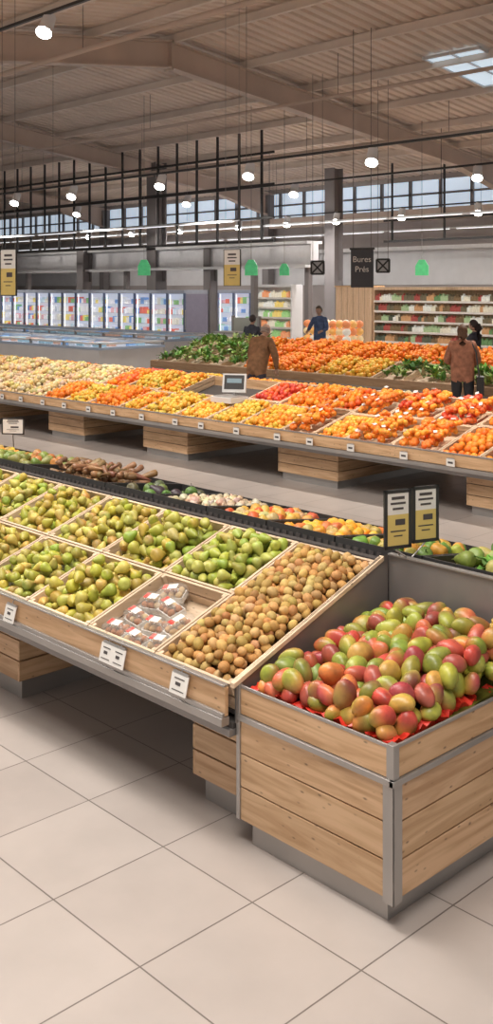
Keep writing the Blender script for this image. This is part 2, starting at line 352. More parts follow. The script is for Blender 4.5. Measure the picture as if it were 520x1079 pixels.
mb.bx(x0,x1+.003,y0-.003,y0+.006,.645,.658,STEEL,(1,1,1)); mb.bx(x1-.008,x1+.003,y0+.006,y1,.645,.658,STEEL,(1,1,1))
prof=[(2.90,.50),(3.90,.50),(3.90,1.02),(3.84,1.02),(2.90,.68)]
for xs in(-3.112,-3.104): mb.quad([(xs,y,z) for y,z in prof],STEELD)
V=[(-3.122,2.88,.672),(-3.096,2.88,.672),(-3.096,3.86,1.022),(-3.122,3.86,1.022),(-3.122,2.88,.65),(-3.096,2.88,.65),(-3.096,3.86,1.0),(-3.122,3.86,1.0)]
mb.raw(V,flat([(0,1,2,3),(4,7,6,5),(0,4,5,1),(1,5,6,2),(2,6,7,3),(3,7,4,0)]),CY,(1.1,1.1,1.1))
mb.bx(-3.10,-1.6,3.90,3.912,.50,1.02,STEELD,(1,1,1)); mb.bx(-3.10,-1.6,3.89,3.92,1.02,1.03,STEEL,(1,1,1))
mb.bx(x0+.02,x1-.02,y0+.02,y1-.04,.5,.56,DARK,(1,1,1))
def liner(p0,p1,inn):
    p0=np.array(p0);p1=np.array(p1);inn=np.array(inn); n=34; A=[]
    for i in range(n+1):
        p=p0+(p1-p0)*i/n; A.append([p+inn*.05-np.array([0,0,.05]),p+inn*(.012+.02*random.random())+np.array([0,0,.006+random.uniform(-.015,.014)]),p+inn*(.05+.03*random.random())+np.array([0,0,.01+random.uniform(-.03,.02)])])
    for i in range(n):
        for w in range(2): mb.raw([A[i][w],A[i+1][w],A[i+1][w+1],A[i][w+1]],flat([(0,1,2,3)]),RED)
liner((x0+.02,y0+.022,.64),(x1-.03,y0+.022,.64),(0,1,0)); liner((x1-.022,y0+.03,.64),(x1-.022,y1-.3,.65),(-1,0,0)); liner((x0+.02,y0+.02,.64),(x0+.02,y0+.4,.67),(1,0,0))
mb.obj('mango_display_bin',bevel=.002)
frm=frame((0,2.95,.62),6.0)
MG=[(.34,.33,.05),(.41,.38,.06),(.25,.28,.05),(.60,.35,.07),(.48,.10,.06),(.40,.07,.06)]; MGR=[(.54,.07,.05),(.36,.045,.055),(.68,.24,.06),(.22,.25,.04),(.62,.16,.07),(.26,.04,.06),(.32,.34,.05)]
mb=MB(); pile(mb,frm,-3.09,-2.32,.0,.92,P_mango,.104,MG,MANGO,2,-.02,.03,grad=MGR,dens=.78,gr=(-.1,.8),inset=.15)
pile(mb,frm,-2.98,-2.33,.46,.93,P_mango,.104,MG,MANGO,1,.075,.02,grad=MGR,dens=.80,gr=(-.1,.8),filler=False)
mb.obj('mango_pile')
mb=MB()
for (px,py,pz,ya) in((-2.42,3.84,.86,.2),):
    R=rotm((-1.15,0.3,ya))
    mb.add(ell(9,14,.05,.085),R,(px,py,pz),FRUIT,(.42,.26,.06))
    for i in range(10):
        zz=-.07+i*.0155; rr=.05*math.sqrt(max(0,1-(zz/.085)**2))
        for k in range(12):
            t=2*math.pi*(k+.5*(i%2))/12; p=R@np.array([rr*math.cos(t),rr*math.sin(t),zz])+np.array([px,py,pz])
            mb.add(P_ballL,rotm()*.018,p,FRUIT,random.choice([(.5,.32,.06),(.4,.27,.07),(.55,.38,.1)]))
    for k in range(26):
        t=random.uniform(0,6.28); e=random.uniform(.3,1.3)
        d=R@np.array([math.cos(t)*math.cos(e),math.sin(t)*math.cos(e),math.sin(e)]); base=R@np.array([0,0,.075])+np.array([px,py,pz])
        mb.tube([base,base+d*.05,base+d*.11],[.007,.006,.001],LEAF,(.3,.34,.14),4)
mb.obj('pineapple')
# ---- price signs on stand
def card_sign(name,c,ax,w,h,th=.012,mount=None,kind='y'):
    mb=MB(); ax=np.array([ax[0],ax[1],0.]); ax/=np.linalg.norm(ax); nn=np.array([ax[1],-ax[0],0]); B=np.array([ax,nn,[0,0,1]]).T
    t=(.016 if kind=='f' else .010) if w<.4 else .02
    mb.bx(-w/2,w/2,-th/2,th/2,-h/2,-h/2+t,BLACK,(1,1,1),B,c); mb.bx(-w/2,w/2,-th/2,th/2,h/2-t,h/2,BLACK,(1,1,1),B,c)
    mb.bx(-w/2,-w/2+t,-th/2,th/2,-h/2,h/2,BLACK,(1,1,1),B,c); mb.bx(w/2-t,w/2,-th/2,th/2,-h/2,h/2,BLACK,(1,1,1),B,c)
    split=h*.08
    mb.bx(-w/2+t,w/2-t,-th/3,th/3,-h/2+t,split,CARD if kind=='w' else YEL,(1,1,1),B,c); mb.bx(-w/2+t,w/2-t,-th/3,th/3,split,h/2-t,CARD,(1,1,1),B,c)
    for sgn in(1,-1):
        y=sgn*(th/3+.001)
        for q,(zz,ww,hh) in enumerate(((.36,.6,.05),(.27,.7,.035),(.18,.5,.035),(-.05,.45,.10),(-.20,.7,.02),(-.28,.4,.02))):
            mb.box((0 if q!=3 else w*.08,y,zz*h),(w*ww*.8,.001,hh*h),INK,(1,1,1),B,c)
    if mount: 
        for m in mount: mb.tube(m,.004 if w<.4 else .006,STEEL if w<.4 else CORD,(1,1,1),6)
    return mb.obj(name)
card_sign('price_sign_card',(-3.035,3.885,1.205),(.35,1),.15,.28,mount=[[(-3.035,3.885,1.07),(-3.035,3.90,1.02)],[(-3.035,3.87,1.06),(-2.99,3.88,1.04),(-2.99,3.895,1.03)]],kind='f')
card_sign('price_sign_card',(-2.985,4.035,1.215),(.35,1),.15,.27,mount=[[(-2.985,4.035,1.08),(-2.985,3.96,1.04),(-2.985,3.92,1.02)]],kind='f')
def tag(x,y,z,w,h):
    mb=MB(); B=np.array(Euler((-.25,0,0)).to_matrix())
    mb.box((0,0,0),(w,.004,h),CARD,(1,1,1),B,(x,y,z)); mb.box((0,.004,h/2+.004),(w*.9,.012,.012),STEEL,(1,1,1),B,(x,y,z))
    k=2 if w>.13 else 1
    for q in range(k):
        cx=(-w/4 if q==0 else w/4) if k==2 else 0; ww=w/k
        mb.box((cx,-.003,h*.28),(ww*.6,.001,h*.05),INK,(1,1,1),B,(x,y,z)); mb.box((cx-.005,-.003,.002),(ww*.3,.001,h*.16),INK,(.5,.5,.5),B,(x,y,z)); mb.box((cx,-.003,-h*.3),(ww*.7,.001,h*.04),INK,(1,1,1),B,(x,y,z))
        mb.tube([(x+cx,y+.012,z+h*.4),(x+cx,y+.02,z+.06),(x+cx,y+.03,z+.075)],.0025,STEEL,(1,1,1),5)
    mb.obj('price_tag')
tag(-4.78,2.83,.585,.10,.085); tag(-3.87,2.83,.60,.185,.085); tag(-3.39,2.83,.60,.11,.085); tag(-6.1,2.83,.60,.1,.085)
card_sign('price_sign_card',(-7.75,4.62,1.12),(.8,.6),.20,.14,kind='w',mount=[[(-7.75,4.62,1.05),(-7.75,4.63,.90)]])

# ------------------------------------------------------------ ROW 2
XL2,XR2=-22,-3.6; fr2=frame((0,8.62,.64),15.5); S2=1.46
mb=MB(); o,B=fr2
mb.bx(XL2,XR2,8.595,8.615,.52,.635,WX,(1,.97,.92)); mb.bx(XL2,XR2,8.57,8.615,.475,.515,STEEL,(1,1,1)); mb.bx(XL2,XR2,8.59,8.615,.637,.65,STEEL,(1,1,1))
mb.bx(XL2,XR2,0,S2,-.155,-.135,DARK,(1,1,1),B,o); mb.bx(XL2,XR2,8.62,11.4,.43,.47,STEELD,(1,1,1))
mb.bx(XL2,XR2,10.02,10.05,.47,1.02,WX,(1,1,1)); mb.bx(XL2,XR2,11.38,11.42,.47,.68,WX,(1,1,1))
for xc in(-5.55,-8.25,-10.9,-13.3,-16,-18.7): pedestal(mb,xc-.48,xc+.48,8.85,11.0,.09,.43)
mb.bx(-10.75,-9.95,9.2,9.85,.45,.80,WX,(1,1,1)); 
mb.obj('fruit_display_stand')
x=XR2-.02
def typ(xc,row):
    if xc>-6.0: return 'orange' if row==0 else 'netbag'
    if xc>-7.2: return 'netbag' if row==0 else 'netbagr'
    if xc>-7.8: return 'yorange' if row==0 else 'netbag'
    if xc>-8.7: return 'netbag' if row==0 else 'nectarine'
    if xc>-9.4: return 'yorange' if row==0 else 'orange'
    if xc>-10.0: return 'lemon' if row==0 else 'tomato'
    if xc>-11.6: return 'lemon' if int(xc*1.6)%2 else 'yorange'
    if xc>-12.3: return 'orange' if row==0 else 'lemon'
    if xc>-13.0: return 'lemon' if row==0 else 'nectarine'
    if xc>-13.6: return 'orange' if row==0 else 'onion'
    return 'onion'
TY={'orange':('orange_pile',P_ball,.085,ORC),'netbag':('orange_net_bag_pile',None,0,ORC+[(.88,.2,.02),(.93,.38,.05)]),'netbagr':('orange_net_bag_pile',None,0,REC[:2]+ORC),
 'nectarine':('nectarine_pile',P_ball,.08,REC[1:2]+ORC+[(.85,.18,.02)]),'yorange':('clementine_pile',P_ball,.07,YEC+ORC[:1]),
 'tomato':('tomato_pile',P_ballL,.075,REC),'lemon':('lemon_pile',P_kiwi,.08,YEC+[(.8,.55,.08),(.78,.5,.08),(.66,.5,.08)]),'onion':('onion_pile',P_ballL,.085,CRC+[(.84,.62,.25)])}
while x-.5>XL2:
    w=random.choice((.5,.62,.62,.74)); a,c=x-w,x; xc=(a+c)/2
    dx=random.uniform(-.05,.05)
    for r,(s0,s1) in enumerate(((0,.73+dx),(.73+dx,S2))):
        if r==1 and -10.85<xc<-9.95: continue
        mbx=MB(); t=typ(xc,r); nm,pr,sz,cc=TY[t]
        crate('wooden_fruit_crate',fr2,a,c,s0,s1,t=.02)
        if pr is None: netbags(mbx,fr2,a+.02,c-.02,s0+.02,s1-.02,cc)
        else:
            far=(a<-15); pile(mbx,fr2,a+.03,c-.03,s0+.03,s1-.03,pr if not far else P_ballL,sz,cc,FRUIT,random.choice((1,2,2)) if xc>-13 else 2,-.075+random.uniform(-.015,.01),.03+random.uniform(-.02,.035),dens=.95,sv=.15)
        mbx.obj(nm)
    x-=w
fr2b=frame((0,10.06,.98),-12)
x=XR2-.02; i=0
while x-1.2>XL2:
    mbx=MB(); a,c=x-1.2,x
    cc,nm=[(ORC,'orange_pile'),(YEC,'lemon_pile'),(REC,'tomato_pile'),(CRC,'onion_pile'),(ORC+YEC,'clementine_pile')][i%5]
    pile(mbx,fr2b,a+.02,c-.02,.02,.62,P_ballL,.09,cc,FRUIT,2,-.07,.03); 
    crate('wooden_fruit_crate',fr2b,a,c,0,.64); mbx.obj(nm); x-=1.2; i+=1
mb=MB(); 
for i in range(26):
    xx=-4.2-i*.62+random.uniform(-.08,.08); mb.box((xx,8.555,.56),(.10,.004,.075),CARD,(1,1,1)); mb.box((xx,8.552,.56),(.06,.001,.02),INK,(1,1,1)); mb.box((xx,8.562,.60),(.08,.012,.01),STEEL,(1,1,1))
    mb.box((xx,8.575,.60),(.01,.03,.01),STEEL,(1,1,1))
mb.obj('price_tag_row')
def scale_station(x,y,z):
    mb=MB(); mb.bx(x-.2,x+.2,y-.16,y+.16,z,z+.07,WHITE,(.7,.7,.7)); mb.bx(x-.18,x+.18,y-.13,y+.13,z+.07,z+.082,STEEL,(1,1,1))
    mb.tube([(x,y+.1,z+.05),(x,y+.1,z+.2)],.025,STEELD,(1,1,1),8)
    B=np.array(Euler((-.25,0,.6)).to_matrix()); mb.box((0,0,0),(.32,.04,.25),PAINT,(.6,.6,.6),B,(x,y+.09,z+.24)); mb.box((0,-.021,.01),(.27,.004,.19),BLACK,(1,1,1),B,(x,y+.09,z+.24))
    mb.box((0,-.0235,.03),(.2,.001,.06),PAINT,(.2,.3,.36),B,(x,y+.09,z+.24))
    return mb.obj('weighing_scale')
scale_station(-10.0,9.22,.80)
# ------------------------------------------------------------ ROW 3
fr3=frame((0,14.7,.66),16.5); S3=1.75
mb=MB(); XL3,XR3=-18.6,-6.5; o,B=fr3
mb.bx(XL3,XR3,14.67,14.7,.5,.65,WX,(.6,.6,.6)); mb.bx(XL3,XR3,14.65,14.7,.47,.5,STEEL,(1,1,1)); mb.bx(XL3,XR3,0,S3,-.155,-.135,DARK,(1,1,1),B,o)
mb.bx(XL3,XR3,16.5,16.55,.47,1.15,WX,(1,1,1)); mb.bx(XL3,XR3,14.7,16.5,.43,.47,STEELD,(1,1,1)); mb.bx(XL3,XL3+.03,14.7,16.5,.47,.66,WY,(1,1,1))
for xc in(-8,-11,-14,-17): pedestal(mb,xc-.48,xc+.48,14.9,16.4,.09,.43)
mb.obj('fruit_display_stand')
x=XR3
while x-.7>XL3:
    a,c=x-.7,x; xc=(a+c)/2
    for r,(s0,s1) in enumerate(((0,.87),(.87,S3))):
        mbx=MB()
        if xc<-16.0 or (-12.4<xc<-9.2 and r==0) or xc>-8.2 or (xc<-15.3 and r==0): leafpile(mbx,fr3,a,c,s0,s1,GRC+[(.34,.50,.13),(.42,.5,.2)],.2,20,n0=-.02,spread=1.2); nm='leafy_greens_pile'
        elif xc<-13.2 or r==1: pile(mbx,fr3,a+.02,c-.02,s0+.02,s1-.02,P_ballL,.1,ORC if r or xc<-13.8 else YEC,FRUIT,2,-.06,.06); nm='orange_pile'
        else: pile(mbx,fr3,a+.02,c-.02,s0+.02,s1-.02,P_ballL,.1,YEC,FRUIT,2,-.06,.05); nm='lemon_pile'
        crate('wooden_fruit_crate',fr3,a,c,s0,s1); mbx.obj(nm)
    x-=.7
# ------------------------------------------------------------ chest freezers
def freezer(x0,x1,y0,y1):
    mb=MB(); mb.bx(x0,x1,y0,y1,.12,.80,WHITE,(1,1,1)); mb.bx(x0+.05,x1-.05,y0+.05,y1-.05,0,.12,DARK,(1,1,1))
    mb.bx(x0-.03,x1+.03,y0-.03,y1+.03,.80,.86,PAINT,(.42,.52,.68)); 
    for i in range(int((x1-x0)/.35)):
        for j in range(int((y1-y0-.3)/.3)):
            if random.random()<.8: mb.box((x0+.25+i*.35,y0+.25+j*.3,.87+random.random()*.03),(.28,.22,.1),PROD,random.choice([(.6,.62,.68),(.25,.42,.68),(.55,.6,.68),(.6,.38,.3),(.3,.46,.55)]))
    n=int((x1-x0)/1.5)
    for i in range(n+1):
        xx=x0+(x1-x0)*i/n; mb.bx(xx-.03,xx+.03,y0,y1,.93,.97,WHITE,(1.1,1.1,1.1)); mb.bx(xx-.03,xx+.03,y0,y0+.05,.86,.95,STEEL,(1,1,1)); mb.bx(xx-.03,xx+.03,y1-.05,y1,.86,.95,STEEL,(1,1,1))
    mb.bx(x0,x1,y0,y0+.05,.93,.97,WHITE,(1.1,1.1,1.1)); mb.bx(x0,x1,y1-.05,y1,.93,.97,WHITE,(1.1,1.1,1.1)); mb.bx(x0,x1,(y0+y1)/2-.03,(y0+y1)/2+.03,.93,1.0,PAINT,(.5,.6,.75))
    mb.obj('chest_freezer')
freezer(-33,-20.5,14.6,16.6); freezer(-36,-22.5,18.3,20.3)
# ------------------------------------------------------------ fridge rows and shelves
PC=[(.85,.85,.85),(.7,.75,.85),(.75,.2,.15),(.2,.35,.65),(.85,.7,.25),(.3,.55,.25),(.8,.78,.7),(.8,.8,.9),(.75,.45,.5),(.6,.75,.85),(.85,.85,.88),(.8,.82,.9)]
def upright_fridge(x0,x1,y,d=1.2,top=2.22):
    mb=MB(); mb.bx(x0,x1,y+d-.05,y+d,0,top,WHITE,(1,1,1)); mb.bx(x0,x1,y,y+d,0,.14,PAINT,(.3,.32,.4)); mb.bx(x0,x1,y-.02,y+d,top-.12,top+.02,PAINT,(.42,.46,.56))
    mb.bx(x1-.05,x1,y,y+d,.14,top-.12,PAINT,(.30,.29,.40)); mb.bx(x0,x0+.05,y,y+d,.14,top-.12,PAINT,(.36,.36,.5)); mb.bx(x0+.05,x1-.05,y+d-.4,y+d-.05,.14,top-.12,PROD,(.78,.82,.95))  # last box: glowing back panel, stands in for interior fridge light
    n=round((x1-x0)/1.0)
    for k in range(5):
        z=.2+k*.37; mb.bx(x0+.05,x1-.05,y+.18,y+d-.08,z,z+.02,WHITE,(1,1,1))
        xx=x0+.1
        while xx<x1-.3:
            ww=random.uniform(.12,.28); hh=random.uniform(.14,.26); mb.bx(xx,xx+ww-.015,y+.2,y+.45,z+.02,z+.02+hh,PROD,random.choice(PC)); xx+=ww
    for i in range(n+1):
        xx=x0+(x1-x0)*i/n; mb.bx(xx-.05,xx+.05,y-.03,y+.02,.14,top-.1,PAINT,(.14,.18,.30))
        mb.bx(xx+.08,xx+.1,y-.06,y-.04,.8,1.5,STEEL,(1,1,1)); mb.bx(xx+.06,xx+.10,y-.055,y-.02,.8,.83,STEEL,(1,1,1)); mb.bx(xx+.06,xx+.10,y-.055,y-.02,1.47,1.5,STEEL,(1,1,1))
        if i<n: mb.bx(xx+.055,xx+.075,y+.08,y+.10,.2,top-.15,TUBE,(1,1,1))
    mb.obj('upright_display_fridge')
upright_fridge(-48,-28.9,24.4); upright_fridge(-33,-28.2,28.0)
def gondola(x0,x1,y,top,levels,pal,woodm=True,d=.6):
    mb=MB(); fm=WZ if woodm else WHITE
    mb.bx(x0,x1,y+d-.04,y+d,0,top,fm,(1,1,1)); mb.bx(x0-.06,x0,y,y+d,0,top+.03,fm,(1,1,1)); mb.bx(x1,x1+.06,y,y+d,0,top+.03,fm,(1,1,1)); mb.bx(x0,x1,y,y+d,top-.05,top+.05,fm,(1,1,1))
    for k in range(levels):
        z=.12+k*(top-.2)/levels; mb.bx(x0,x1,y,y+d-.04,z-.03,z,fm if woodm else WHITE,(1,1,1)); mb.bx(x0,x1,y-.015,y,z-.05,z+.02,CARD,(1.1,1.1,1.1))
        xx=x0+.03; hm=(top-.2)/levels*.78
        while xx<x1-.16:
            c=random.choice(pal); ww=random.uniform(.09,.16)
            for q in range(random.randint(1,3)):
                if xx>x1-.16: break
                h_=hm*random.uniform(.7,1); mb.bx(xx,xx+ww-.012,y+.03,y+.25,z,z+h_*.75,PROD,c); mb.bx(xx+ww*.25,xx+ww*.6,y+.08,y+.16,z+h_*.75,z+h_,PROD,tuple(q2*.8 for q2 in c)); xx+=ww
    mb.obj('grocery_shelf_unit')
gondola(-22.9,-14.5,28,2.3,6,[(.08,.09,.06),(.3,.4,.22),(.6,.56,.45),(.15,.1,.05),(.45,.25,.12),(.6,.6,.55),(.3,.06,.05),(.1,.2,.08),(.12,.1,.06)])
mb=MB(); mb.bx(-24.6,-23.0,27.9,28.6,0,2.35,WZ,(1.05,1.02,1)); mb.bx(-24.65,-22.95,27.88,28.65,2.35,2.4,WX,(1,1,1)); mb.bx(-24.6,-23.0,27.93,28.57,0,.1,DARK,(1,1,1))
for k in range(1,6): mb.bx(-24.6+k*.27,-24.595+k*.27,27.893,27.9,.1,2.35,DARK,(1,1,1))
mb.obj('wooden_cladding_partition')
gondola(-28.0,-26.2,27.2,2.4,6,[(.8,.62,.2),(.75,.7,.58),(.35,.6,.25),(.8,.36,.18),(.75,.75,.7)],False)
gondola(-26.0,-24.7,30.2,2.2,6,PC,False)
gondola(-58,-49,26,2.2,5,PC,False)
mb=MB(); mb.bx(-22.3,-20.4,23.6,24.6,0,.16,WX,(1,1,1))
for k in range(5):
    for i in range(7):
        for j in range(3):
            mb.add(ell(6,10,.5,.5),np.diag([.25,.3,.24]),(-22.15+i*.27,23.78+j*.3,.28+k*.23),PROD,random.choice([(.8,.42,.12),(.78,.72,.62),(.75,.26,.1),(.8,.6,.32)]))
mb.obj('bagged_goods_pallet')
mb=MB(); mb.bx(-19.6,-18.5,17.6,18.2,0,1.15,WHITE,(1,1,1)); mb.bx(-19.65,-18.45,17.55,18.25,1.15,1.2,STEEL,(1,1,1)); mb.bx(-19.5,-18.6,18.12,18.16,1.2,1.55,PAINT,(.55,.6,.55)); mb.bx(-19.56,-19.5,18.1,18.18,1.2,1.6,STEEL,(1,1,1)); mb.bx(-18.6,-18.54,18.1,18.18,1.2,1.6,STEEL,(1,1,1))
for i in range(6): mb.box((-19.4+i*.15,17.7,1.21),(.12,.24,.02),CARD,(1,1,1))
mb.obj('packing_counter')

# ------------------------------------------------------------ building
YW=34; YR=17.1; ZR=9.0; SLP=.1245
def roofz(y): return ZR-SLP*abs(y-YR)
mb=MB(); mb.bx(-62,6,-4,35,-.1,0,FL,(1,1,1)); mb.obj('floor')
mb=MB(); pitch=.36
xs=[];zs=[]
x=-62
while x<6: 
    xs+= [x,x+.2,x+.235,x+.325]; zs+=[0,0,.07,.07]; x+=pitch
Vv=[];F=[]
ys=[-4,YR,34.6]
for y in ys:
    for a,z in zip(xs,zs): Vv.append((a,y,roofz(y)+z))
n=len(xs)
for r in range(2):
    for i in range(n-1): F.append((r*n+i,r*n+i+1,(r+1)*n+i+1,(r+1)*n+i))
mb.raw(Vv,flat(F),CEIL); mb.obj('ceiling')
def ibeam(mb,p0,p1,w,h0,h1,mat):
    p0=np.array(p0,float);p1=np.array(p1,float); d=p1-p0; s=np.cross(d,[0,0,1.]); s/=np.linalg.norm(s)
    def slab(hw,t0a,t0b,t1a,t1b):
        V=[]
        for p,ta,tb in((p0,t0a,t0b),(p1,t1a,t1b)):
            for sg,t in((-1,ta),(1,ta),(1,tb),(-1,tb)): V.append(p+s*hw*sg-np.array([0,0,t]))
        mb.raw(V,flat([(0,1,2,3),(7,6,5,4),(0,4,5,1),(1,5,6,2),(2,6,7,3),(3,7,4,0)]),mat)
    slab(w/2,0,.04,0,.04); slab(.02,.04,h0-.04,.04,h1-.04); slab(w/2,h0-.04,h0,h1-.04,h1)
for i,X in enumerate((-8,-20.9,-33.8,-46.7,-59.6)):
    mb=MB(); zz=.22
    ibeam(mb,(X,YR,ZR-zz),(X,30,roofz(30)-zz),.34,.72,.6,BEAM); ibeam(mb,(X,30,roofz(30)-zz),(X,33.9,roofz(33.9)-zz),.34,.6,1.1,BEAM)
    ibeam(mb,(X,YR,ZR-zz),(X,4,roofz(4)-zz),.34,.72,.6,BEAM); ibeam(mb,(X,4,roofz(4)-zz),(X,-3.9,roofz(-3.9)-zz),.34,.6,1.1,BEAM)
    mb.bx(X-.17,X+.17,YR-.03,YR+.03,ZR-1.0,ZR-.2,BEAM,(1,1,1)); mb.bx(X-.2,X+.2,33.4,33.8,0,roofz(33.8)-.3,COLM,(1,1,1))
    mb.obj('trim_roof_rafter')
mb=MB()
k=-3.2
while k<34:
    z=roofz(k)-.02; mb.bx(-62,4,k-.05,k+.05,z-.22,z-.19,PURL,(1,1,1)); mb.bx(-62,4,k-.012,k+.012,z-.19,z,PURL,(1,1,1)); mb.bx(-62,4,k-.05,k+.05,z-.015,z,PURL,(1,1,1)); k+=2.55
mb.obj('trim_roof_purlins')
mb=MB(); 
for (y,z,r) in((12.4,7.3,.06),(20.5,7.4,.05),(25.5,6.9,.08)): mb.tube([(-60,y,z),(3,y,z)],r,BEAM,(1,1,1),8); [mb.tube([(xx,y,z),(xx,y,roofz(y)-.05)],.008,CORD,(1,1,1),5) for xx in range(-58,2,8)]
mb.obj('ceiling_service_pipes')
mb=MB(); cx,cy=-15.4,23.3; a=-math.atan(SLP); B=np.array(Euler((a,0,0)).to_matrix()); o=(cx,cy,roofz(cy)-.06)
mb.box((0,0,0),(1.7,2.8,.03),SKYP,(1,1,1),B,o)
for xx in(-.85,0,.85): mb.box((xx,0,-.02),(.05,2.9,.08),WHITE,(1,1,1),B,o)
for yy in(-1.4,0,1.4): mb.box((0,yy,-.02),(1.8,.05,.08),WHITE,(1,1,1),B,o)
mb.obj('window_skylight')
mb=MB(); mb.bx(-62,6,YW,YW+.25,0,2.45,WALLM,(1,1,1)); mb.bx(-62,6,YW,YW+.25,3.9,5.55,WALLM,(1,1,1)); mb.bx(-62,6,YW-.05,YW+.25,2.45,3.9,WHITE,(1,1,1)); mb.bx(-62,6,YW,YW+.25,6.7,7.0,WALLM,(1,1,1))
mb.obj('wall_back')
mb=MB(); x=-62
while x<6: mb.bx(x,x+.12,YW,YW+.12,5.55,6.7,COLM,(1,1,1)); x+=1.5
mb.bx(-62,6,YW,YW+.12,6.1,6.18,COLM,(1,1,1)); 
GL=plain('window_glass',(.66,.78,.92),.1,0,.1,1,emit=.6); mb.bx(-62,6,YW+.13,YW+.15,5.55,6.7,GL,(1,1,1))
mb.obj('window_1')
mb=MB(); mb.bx(-62.2,-62,-4,35,0,9,WALLM,(1,1,1)); mb.obj('wall_left')
mb=MB(); mb.bx(-61.9,5.9,33.45,33.8,5.05,5.5,BEAM,(1,1,1)); mb.bx(-61.9,5.9,33.3,33.95,3.85,4.0,PAINT,(.75,.75,.75)); mb.obj('trim_1')
def column(x,y,w=.42,top=None):
    mb=MB(); z=top or roofz(y)-.2
    mb.bx(x-w/2,x+w/2,y-w/2,y-w/2+.04,0,z,COLM,(1,1,1)); mb.bx(x-w/2,x+w/2,y+w/2-.04,y+w/2,0,z,COLM,(1,1,1)); mb.bx(x-.02-.03,x+.05,y-w/2+.04,y+w/2-.04,0,z,COLM,(1,1,1))
    mb.bx(x-w/2-.05,x+w/2+.05,y-w/2-.05,y+w/2+.05,0,.15,STEELD,(1,1,1)); mb.bx(x-w/2+.02,x+w/2-.02,y-w/2+.03,y+w/2-.03,0,2.6,COLM,(1,1,1))
    mb.obj('steel_column')
column(-26.2,29.6,.5,6.9); column(-33.8,27.0,.6); column(-38.5,26.6,.5,4.0); column(-30.4,27.0,.4,4.0)
mb=MB(); mb.bx(-60,-24.9,26.9,27.3,3.15,3.9,PAINT,(.72,.71,.73)); mb.bx(-60,-24.9,26.6,27.6,3.05,3.15,WHITE,(1,1,1)); mb.bx(-60,-24.9,26.7,27.5,3.9,4.0,WHITE,(1,1,1))
for xx in(-58,-50,-44,-36,-28,-25.2): mb.bx(xx-.1,xx+.1,27.0,27.2,0,3.05,COLM,(1,1,1))
mb.obj('trim_2')
mb=MB(); x=-60
while x<-24.9: mb.bx(x-.035,x+.035,25.0,25.07,3.95,roofz(25)-.2,BLACK,(1,1,1)); x+=1.15
for z in(3.95,4.75,5.9,7.0): mb.bx(-60,-24.9,25.0,25.07,z-.04,z+.04,BLACK,(1,1,1))
mb.obj('black_steel_gallery_frame')
mb=MB(); x=-24.5
while x<-3: mb.bx(x-.03,x+.03,31.0,31.06,4.1,roofz(31)-.2,BLACK,(1,1,1)); x+=2.4
for z in(4.1,4.9): mb.bx(-24.9,-3,31.0,31.06,z-.04,z+.04,BLACK,(1,1,1))
mb.obj('black_steel_gallery_frame')
# ------------------------------------------------------------ light tracks
def track(y,z,x0,x1,heads,lamp=None,sz=1.25,d=(.25,-.45,-.86),cone=110,face=(.30,-.50,-.82)):
    root=empty('track_spotlight_rail')
    mb=MB(); mb.bx(x0,x1,y-.03,y+.03,z+.16,z+.21,BLACK,(1,1,1))
    for xx in np.arange(x0+1,x1,8): mb.tube([(xx,y,z+.2),(xx,y,roofz(y)-.1)],.006,CORD,(1,1,1),5)
    mb.obj('rail',root)
    mb=MB(); f=np.array(face); f/=np.linalg.norm(f)
    for hx in heads:
        c=np.array([hx,y,z]); 
        mb.tube([(hx,y,z+.18),(hx,y,z+.03)],.015,BLACK,(1,1,1),6); mb.tube([c-f*.12*sz,c+f*.1*sz,c+f*.14*sz],[.075*sz,.085*sz,.10*sz],WHITE,(.8,.8,.8),12)
        mb.tube([c+f*.138*sz,c+f*.15*sz],[.09*sz,.09*sz],LAMP,(1,1,1),12)
    mb.obj('spot_heads',root)
    for hx in heads:
        if lamp:
            l=bpy.data.lights.new('spot_lamp','SPOT'); l.energy=lamp; l.spot_size=math.radians(cone); l.spot_blend=.9; l.shadow_soft_size=.2; l.color=(1,.94,.85)
            o=bpy.data.objects.new('spot_lamp',l); COL.objects.link(o); o.parent=root; dd=Vector(d).normalized()
            o.location=Vector((hx,y,z))+Vector(f)*.24; o.rotation_euler=dd.to_track_quat('-Z','Y').to_euler()
track(16.2,5.0,-34,-2,[-27,-24,-20.1,-16.9,-13.3,-9.8,-6.3],700,1.4,d=(.1,-.25,-.95),cone=90)
track(29.3,5.0,-46,-12,[-42,-38.5,-35,-31.2,-28.4,-25.8,-22.7,-19.5,-16.4],600,1.6)
track(22.5,5.3,-46,-6,[-40,-33,-26.5,-21.5,-15],650,1.5,d=(0,.6,-.5),cone=120)
track(9.6,6.8,-20,-2,[-15,-11.6,-8.5,-5.6,-2.9],1500,1.5,d=(0,.08,-1),cone=58)
def linear(y,z,x0,x1):
    root=empty('linear_pendant_light'); mb=MB()
    x=x0;k=0
    while x<x1:
        mb.bx(x,x+2.8,y-.04,y+.04,z,z+.06,WHITE,(1,1,1)); mb.bx(x+.02,x+2.78,y-.03,y+.03,z-.015,z,TUBE,(1,1,1))
        mb.bx(x+2.8,x+3.1,y-.02,y+.02,z+.01,z+.04,WHITE,(1,1,1))
        if k%3==0: mb.tube([(x+.4,y,z+.06),(x+.4,y,roofz(y)-.1)],.006,CORD,(1,1,1),4)
        x+=3.1;k+=1
    mb.obj('fixtures',root)
for y,z,a,c in((27.8,4.7,-56,-12),(31.5,4.5,-56,-8),(23.5,4.55,-56,-27)): linear(y,z,a,c)
